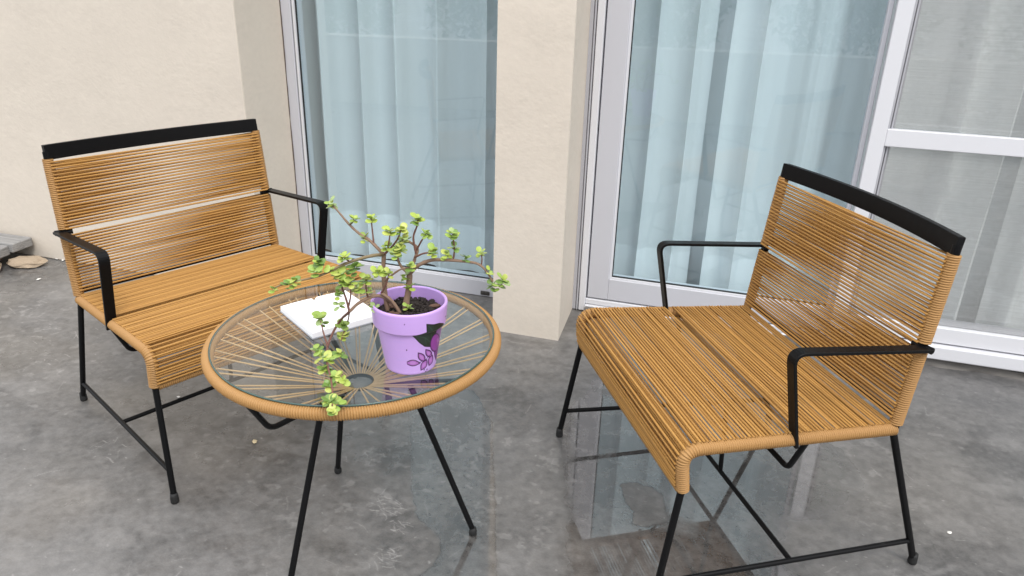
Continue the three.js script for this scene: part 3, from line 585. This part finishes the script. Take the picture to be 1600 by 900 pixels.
  const cluster = (p, n0, s = 0.0165, tone = 0, spread = 0.008, axis = V(0, 1, 0)) => {
    const n = Math.round(n0 * 1.25);
    for (let k = 0; k < n; k++) {
      const lvl = Math.floor(k / 2) / Math.max(1, n / 2), a = (k % 2) * Math.PI + Math.floor(k / 2) * Math.PI / 2 + rr(-0.5, 0.5) + p.x * 90;
      const el = 0.95 * lvl - 0.15 + rr(-0.3, 0.3), d = V(Math.cos(a) * Math.cos(el), Math.sin(el), Math.sin(a) * Math.cos(el));
      const q = p.clone().addScaledVector(axis, (lvl - 0.7) * spread).add(V(rr(-1, 1), rr(-1, 1), rr(-1, 1)).multiplyScalar(0.0016));
      leaf(q, d, s * rr(0.58, 0.98), (tone + (rnd() < 0.35 ? 1 + Math.floor(rnd() * 4) : 0)) % 5);
    }
  };
  for (const [x, y, dz, n, s, t] of [
    [516, 317, -0.044, 7, 0.0165, 4], [553, 341, -0.03, 6, 0.0135, 0], [568, 371, -0.022, 6, 0.013, 2], [580, 341, -0.02, 6, 0.0145, 0],
    [609, 361, 0.014, 8, 0.0165, 2], [626, 358, 0.006, 9, 0.0165, 2], [652, 342, -0.012, 9, 0.017, 0], [666, 363, 0.004, 8, 0.0145, 1], [676, 392, 0.018, 9, 0.016, 1], [628, 376, -0.02, 7, 0.0155, 1],
    [625, 388, 0.012, 10, 0.018, 2], [618, 396, 0.02, 7, 0.0165, 1], [632, 372, 0.008, 7, 0.0155, 2], [604, 384, 0.006, 6, 0.014, 0], [640, 416, 0.024, 7, 0.015, 1],
    [707, 364, 0.02, 8, 0.0165, 1], [710, 384, 0.02, 5, 0.015, 3], [697, 396, 0.022, 6, 0.013, 0], [728, 402, 0.022, 6, 0.0125, 3], [751, 394, 0.022, 6, 0.0135, 0], [764, 424, 0.026, 4, 0.011, 0],
    [769, 444, 0.028, 5, 0.016, 3], [786, 437, 0.03, 8, 0.0165, 1], [780, 444, 0.034, 5, 0.016, 1],
    [537, 401, 0.028, 7, 0.0145, 0], [492, 422, 0.042, 7, 0.020, 1], [497, 408, 0.036, 6, 0.015, 3], [452, 443, 0.054, 6, 0.0165, 1], [463, 438, 0.05, 5, 0.014, 3], [428, 450, 0.058, 4, 0.013, 1], [516, 420, 0.036, 5, 0.013, 0],
    [556, 416, 0.026, 5, 0.018, 3], [548, 422, 0.03, 4, 0.017, 3],
    [529, 428, 0.03, 9, 0.0185, 2], [537, 440, 0.036, 8, 0.017, 1], [547, 440, 0.04, 6, 0.015, 0], [572, 436, 0.03, 9, 0.0165, 0], [558, 450, 0.034, 7, 0.015, 1], [590, 424, 0.03, 8, 0.016, 0], [607, 426, 0.032, 7, 0.0145, 0],
    [632, 430, 0.012, 5, 0.014, 1], [640, 446, 0.012, 5, 0.015, 0], [637, 478, 0.02, 5, 0.014, 1], [530, 458, 0.038, 6, 0.0125, 4], [530, 474, 0.038, 5, 0.0125, 4], [585, 478, 0.03, 4, 0.012, 4], [577, 452, 0.03, 5, 0.012, 1],
  ]) cluster(pt(x, y, dz), n, s, t);
  for (const [x, y, h, n, s, t] of [[500, 494, 0.597, 8, 0.019, 1], [506, 504, 0.585, 4, 0.015, 3], [535, 508, 0.572, 8, 0.0165, 1], [536, 523, 0.558, 7, 0.017, 2], [494, 545, 0.556, 5, 0.017, 3], [502, 556, 0.548, 7, 0.018, 4], [516, 560, 0.55, 8, 0.018, 1], [529, 552, 0.556, 5, 0.019, 3], [508, 575, 0.536, 6, 0.017, 3], [524, 588, 0.537, 8, 0.0175, 1], [534, 594, 0.532, 5, 0.016, 0], [514, 600, 0.53, 6, 0.016, 3], [514, 626, 0.524, 8, 0.0185, 3], [526, 626, 0.524, 7, 0.0175, 1], [520, 641, 0.519, 6, 0.0145, 2]]) cluster(ph(x, y, h), n, s, t, 0.005);
  leaves.sort((a, b) => b.scale.x - a.scale.x);     // the 300 largest leaves are parts, the small rest is one mesh
  const rest = [];
  leaves.forEach((o, k) => {
    if (k < 300) { const m = mesh('leaf', leafGeo[o.userData.g], leafM[o.userData.mi], plant); m.position.copy(o.position); m.quaternion.copy(o.quaternion); m.scale.copy(o.scale); return; }
    o.updateMatrix(); const g = leafGeo[o.userData.g].clone().applyMatrix4(o.matrix), c = leafM[o.userData.mi].color, a = new Float32Array(g.attributes.position.count * 3);
    for (let i = 0; i < a.length; i += 3) { a[i] = c.r; a[i + 1] = c.g; a[i + 2] = c.b; }
    g.setAttribute('color', new THREE.BufferAttribute(a, 3)); rest.push(g);
  });
  mesh('small_leaves', mergeGeometries(rest), new THREE.MeshPhysicalMaterial({ color: lin(1, 1, 1), vertexColors: true, roughness: 0.40, transmission: 0.25, thickness: 0 }), plant).userData.kind = 'stuff';
}

// ---------------------------------------------------------------- weathered planks and rubble by the wall, crumbs on the floor
{
  const grain = tex(256, 64, (i, j) => { const v = 255 * (0.55 + 0.45 * (fbm(i * 0.03, j * 0.55, 4) - 0.3)); return [v, v, v]; }, true);
  const plankM = new THREE.MeshStandardMaterial({ color: lin(0.75, 0.73, 0.71), map: grain, roughness: 0.9, bumpMap: grain, bumpScale: 0.003 });
  const put = (name, label, cat, u, y, n, g, m, rot, group) => { const o = mesh(numbered(name), g, m, scene); const p = toW(u, y, n); o.position.copy(p); o.rotation.y = -WY + rot; return tag(o, label, cat, group); };
  const plank = (w, h, d) => { const g = new RoundedBoxGeometry(w, h, d, 3, 0.006), p = g.attributes.position; for (let i = 0; i < p.count; i++) { p.setY(i, p.getY(i) + 0.004 * (fbm(p.getX(i) * 14, p.getZ(i) * 30, 3) - 0.5)); p.setX(i, p.getX(i) + 0.01 * (fbm(p.getZ(i) * 40, p.getY(i) * 50, 2) - 0.5)); } return g; };
  const stone = (s, k) => { const g = new THREE.IcosahedronGeometry(1, 2), p = g.attributes.position; for (let i = 0; i < p.count; i++) { const f = 0.6 + 0.8 * fbm(p.getX(i) * 2.6 + k, p.getY(i) * 2.6 + p.getZ(i) * 2.1, 3); p.setXYZ(i, p.getX(i) * f * s[0], Math.max(-0.6, p.getY(i) * f) * s[1], p.getZ(i) * f * s[2]); } g.computeVertexNormals(); return g; };
  const tan = std(lin(0.36, 0.28, 0.20), 0.95);
  put('stone', 'tan broken stone under the grey planks by the wall', 'stone', -2.97, 0.024, -2.08, stone([0.15, 0.045, 0.1], 2), tan, 0.1);
  put('stone', 'small tan rubble lump at the foot of the cream wall', 'stone', -2.80, 0.016, -2.20, stone([0.075, 0.022, 0.05], 9), tan, 0.4);
  put('weathered_plank', 'weathered grey plank lying lowest on the rubble by the wall', 'plank', -3.25, 0.066, -2.08, plank(0.80, 0.042, 0.12), plankM, 0.12, 'planks on the rubble');
  put('weathered_plank', 'weathered grey plank against the wall behind the lowest one', 'plank', -3.27, 0.075, -2.225, plank(0.86, 0.04, 0.10), plankM, 0.02, 'planks on the rubble');
  put('weathered_plank', 'shorter grey plank lying on top of the plank pile', 'plank', -3.41, 0.110, -2.11, plank(0.75, 0.04, 0.13), plankM, 0.06, 'planks on the rubble');
  const chipM = std(lin(0.72, 0.70, 0.66), 0.8), leafB = std(lin(0.55, 0.45, 0.28), 0.8);
  const crumb = (px, py, s, m, label, cat, name) => { const p = atHeight(px, py, 0), g = new THREE.IcosahedronGeometry(1, 1), q = g.attributes.position; for (let i = 0; i < q.count; i++) { const f = 0.7 + 0.6 * hash2(Math.round(q.getX(i) * 50) + px, Math.round(q.getY(i) * 50 + q.getZ(i) * 90)); q.setXYZ(i, q.getX(i) * s * 1.5 * f, (q.getY(i) + 1) * s * 0.4, q.getZ(i) * s * f); } g.computeVertexNormals(); const o = mesh(numbered(name), g, m, scene); o.position.set(p.x, 0.0005, p.z); o.rotation.y = px; return tag(o, label, cat); };
  crumb(61, 437, 0.006, chipM, 'white plaster chip on the floor by the planks', 'chip', 'plaster_chip');
  crumb(398, 691, 0.006, leafB, 'dry straw-coloured leaf bit on the floor between armchair and table', 'leaf', 'dry_leaf');
  crumb(279, 621, 0.004, chipM, 'tiny white chip on the floor under the armchair seat', 'chip', 'plaster_chip');
  crumb(1483, 833, 0.004, chipM, 'tiny white chip on the floor behind the armchair over the puddle', 'chip', 'plaster_chip');
  for (const [px, py, s] of [[76, 401, 0.008], [90, 405, 0.007], [66, 398, 0.009], [99, 407, 0.006]]) crumb(px, py, s, chipM, 'crumbled plaster flake along the foot of the cream wall', 'flake', 'plaster_flake').userData.group = 'plaster flakes at the wall foot';
}

// ---------------------------------------------------------------- what the window panes mirror: low garden wall and shrubs behind the viewer
{
  const gw = mesh(numbered('garden_wall'), uvBox(rb(-6.5, 6.5, 0, 0.62, 1.75, 1.95, 0.01)), std(lin(0.50, 0.49, 0.46), 0.9), scene); gw.rotation.y = -WY - 0.10;
  tag(gw, 'low grey garden wall across the patio from the house', 'garden wall');
  const greens = [lin(0.05, 0.10, 0.025), lin(0.07, 0.12, 0.03), lin(0.045, 0.085, 0.03)].map((c) => std(c, 0.7, { side: THREE.DoubleSide }));
  const stemM = std(lin(0.10, 0.07, 0.05), 0.9);
  const where = ['by the left end of the garden wall', 'over the middle of the garden wall', 'over the garden wall facing the sliding door', 'by the right end of the garden wall', 'at the far left beyond the garden wall', 'at the far right beyond the garden wall'];
  [[-2.6, 2.7], [-0.9, 2.6], [0.9, 2.75], [2.7, 2.6], [-4.4, 2.8], [4.5, 2.8]].forEach(([u, n], k) => {
    const t = thing('garden_shrub', 'dense green leafy shrub ' + where[k], 'shrub', 'shrubs beyond the garden wall'); t.position.copy(toW(u, 0, n)); t.rotation.y = k;
    const pos = [], idx = [];
    for (let q = 0; q < 2600; q++) {
      const a = rr(0, 6.28), e = Math.asin(rr(-0.75, 1)), f = Math.pow(rnd(), 0.35) * (0.75 + 0.4 * fbm(a * 2 + k * 9, e * 2.5, 3));
      const c = V(Math.cos(a) * Math.cos(e) * 1.0 * f, 0.95 + Math.sin(e) * 0.75 * f, Math.sin(a) * Math.cos(e) * 0.6 * f), s = rr(0.025, 0.055), x = V(rr(-1, 1), rr(-1, 1), rr(-1, 1)).normalize(), y = V(rr(-1, 1), rr(-1, 1), rr(-1, 1)).cross(x).normalize(), b = pos.length / 3;
      for (const [i, j] of [[-1, 0], [0, -0.45], [1, 0], [0, 0.45]]) { const v = c.clone().addScaledVector(x, i * s).addScaledVector(y, j * s); pos.push(v.x, Math.max(0.02, v.y), v.z); }
      idx.push(b, b + 1, b + 2, b, b + 2, b + 3);
    }
    const g = new THREE.BufferGeometry(); g.setAttribute('position', new THREE.Float32BufferAttribute(pos, 3)); g.setIndex(idx); g.computeVertexNormals();
    mesh('crown', g, greens[k % 3], t);
    mesh('trunk', sweep([V(0, 0, 0), V(0.03, 0.4, 0.02), V(-0.02, 0.9, 0)], (s) => 0.035 - 0.02 * s, 8), stemM, t);
  });
}
renderer.render(scene, camera);
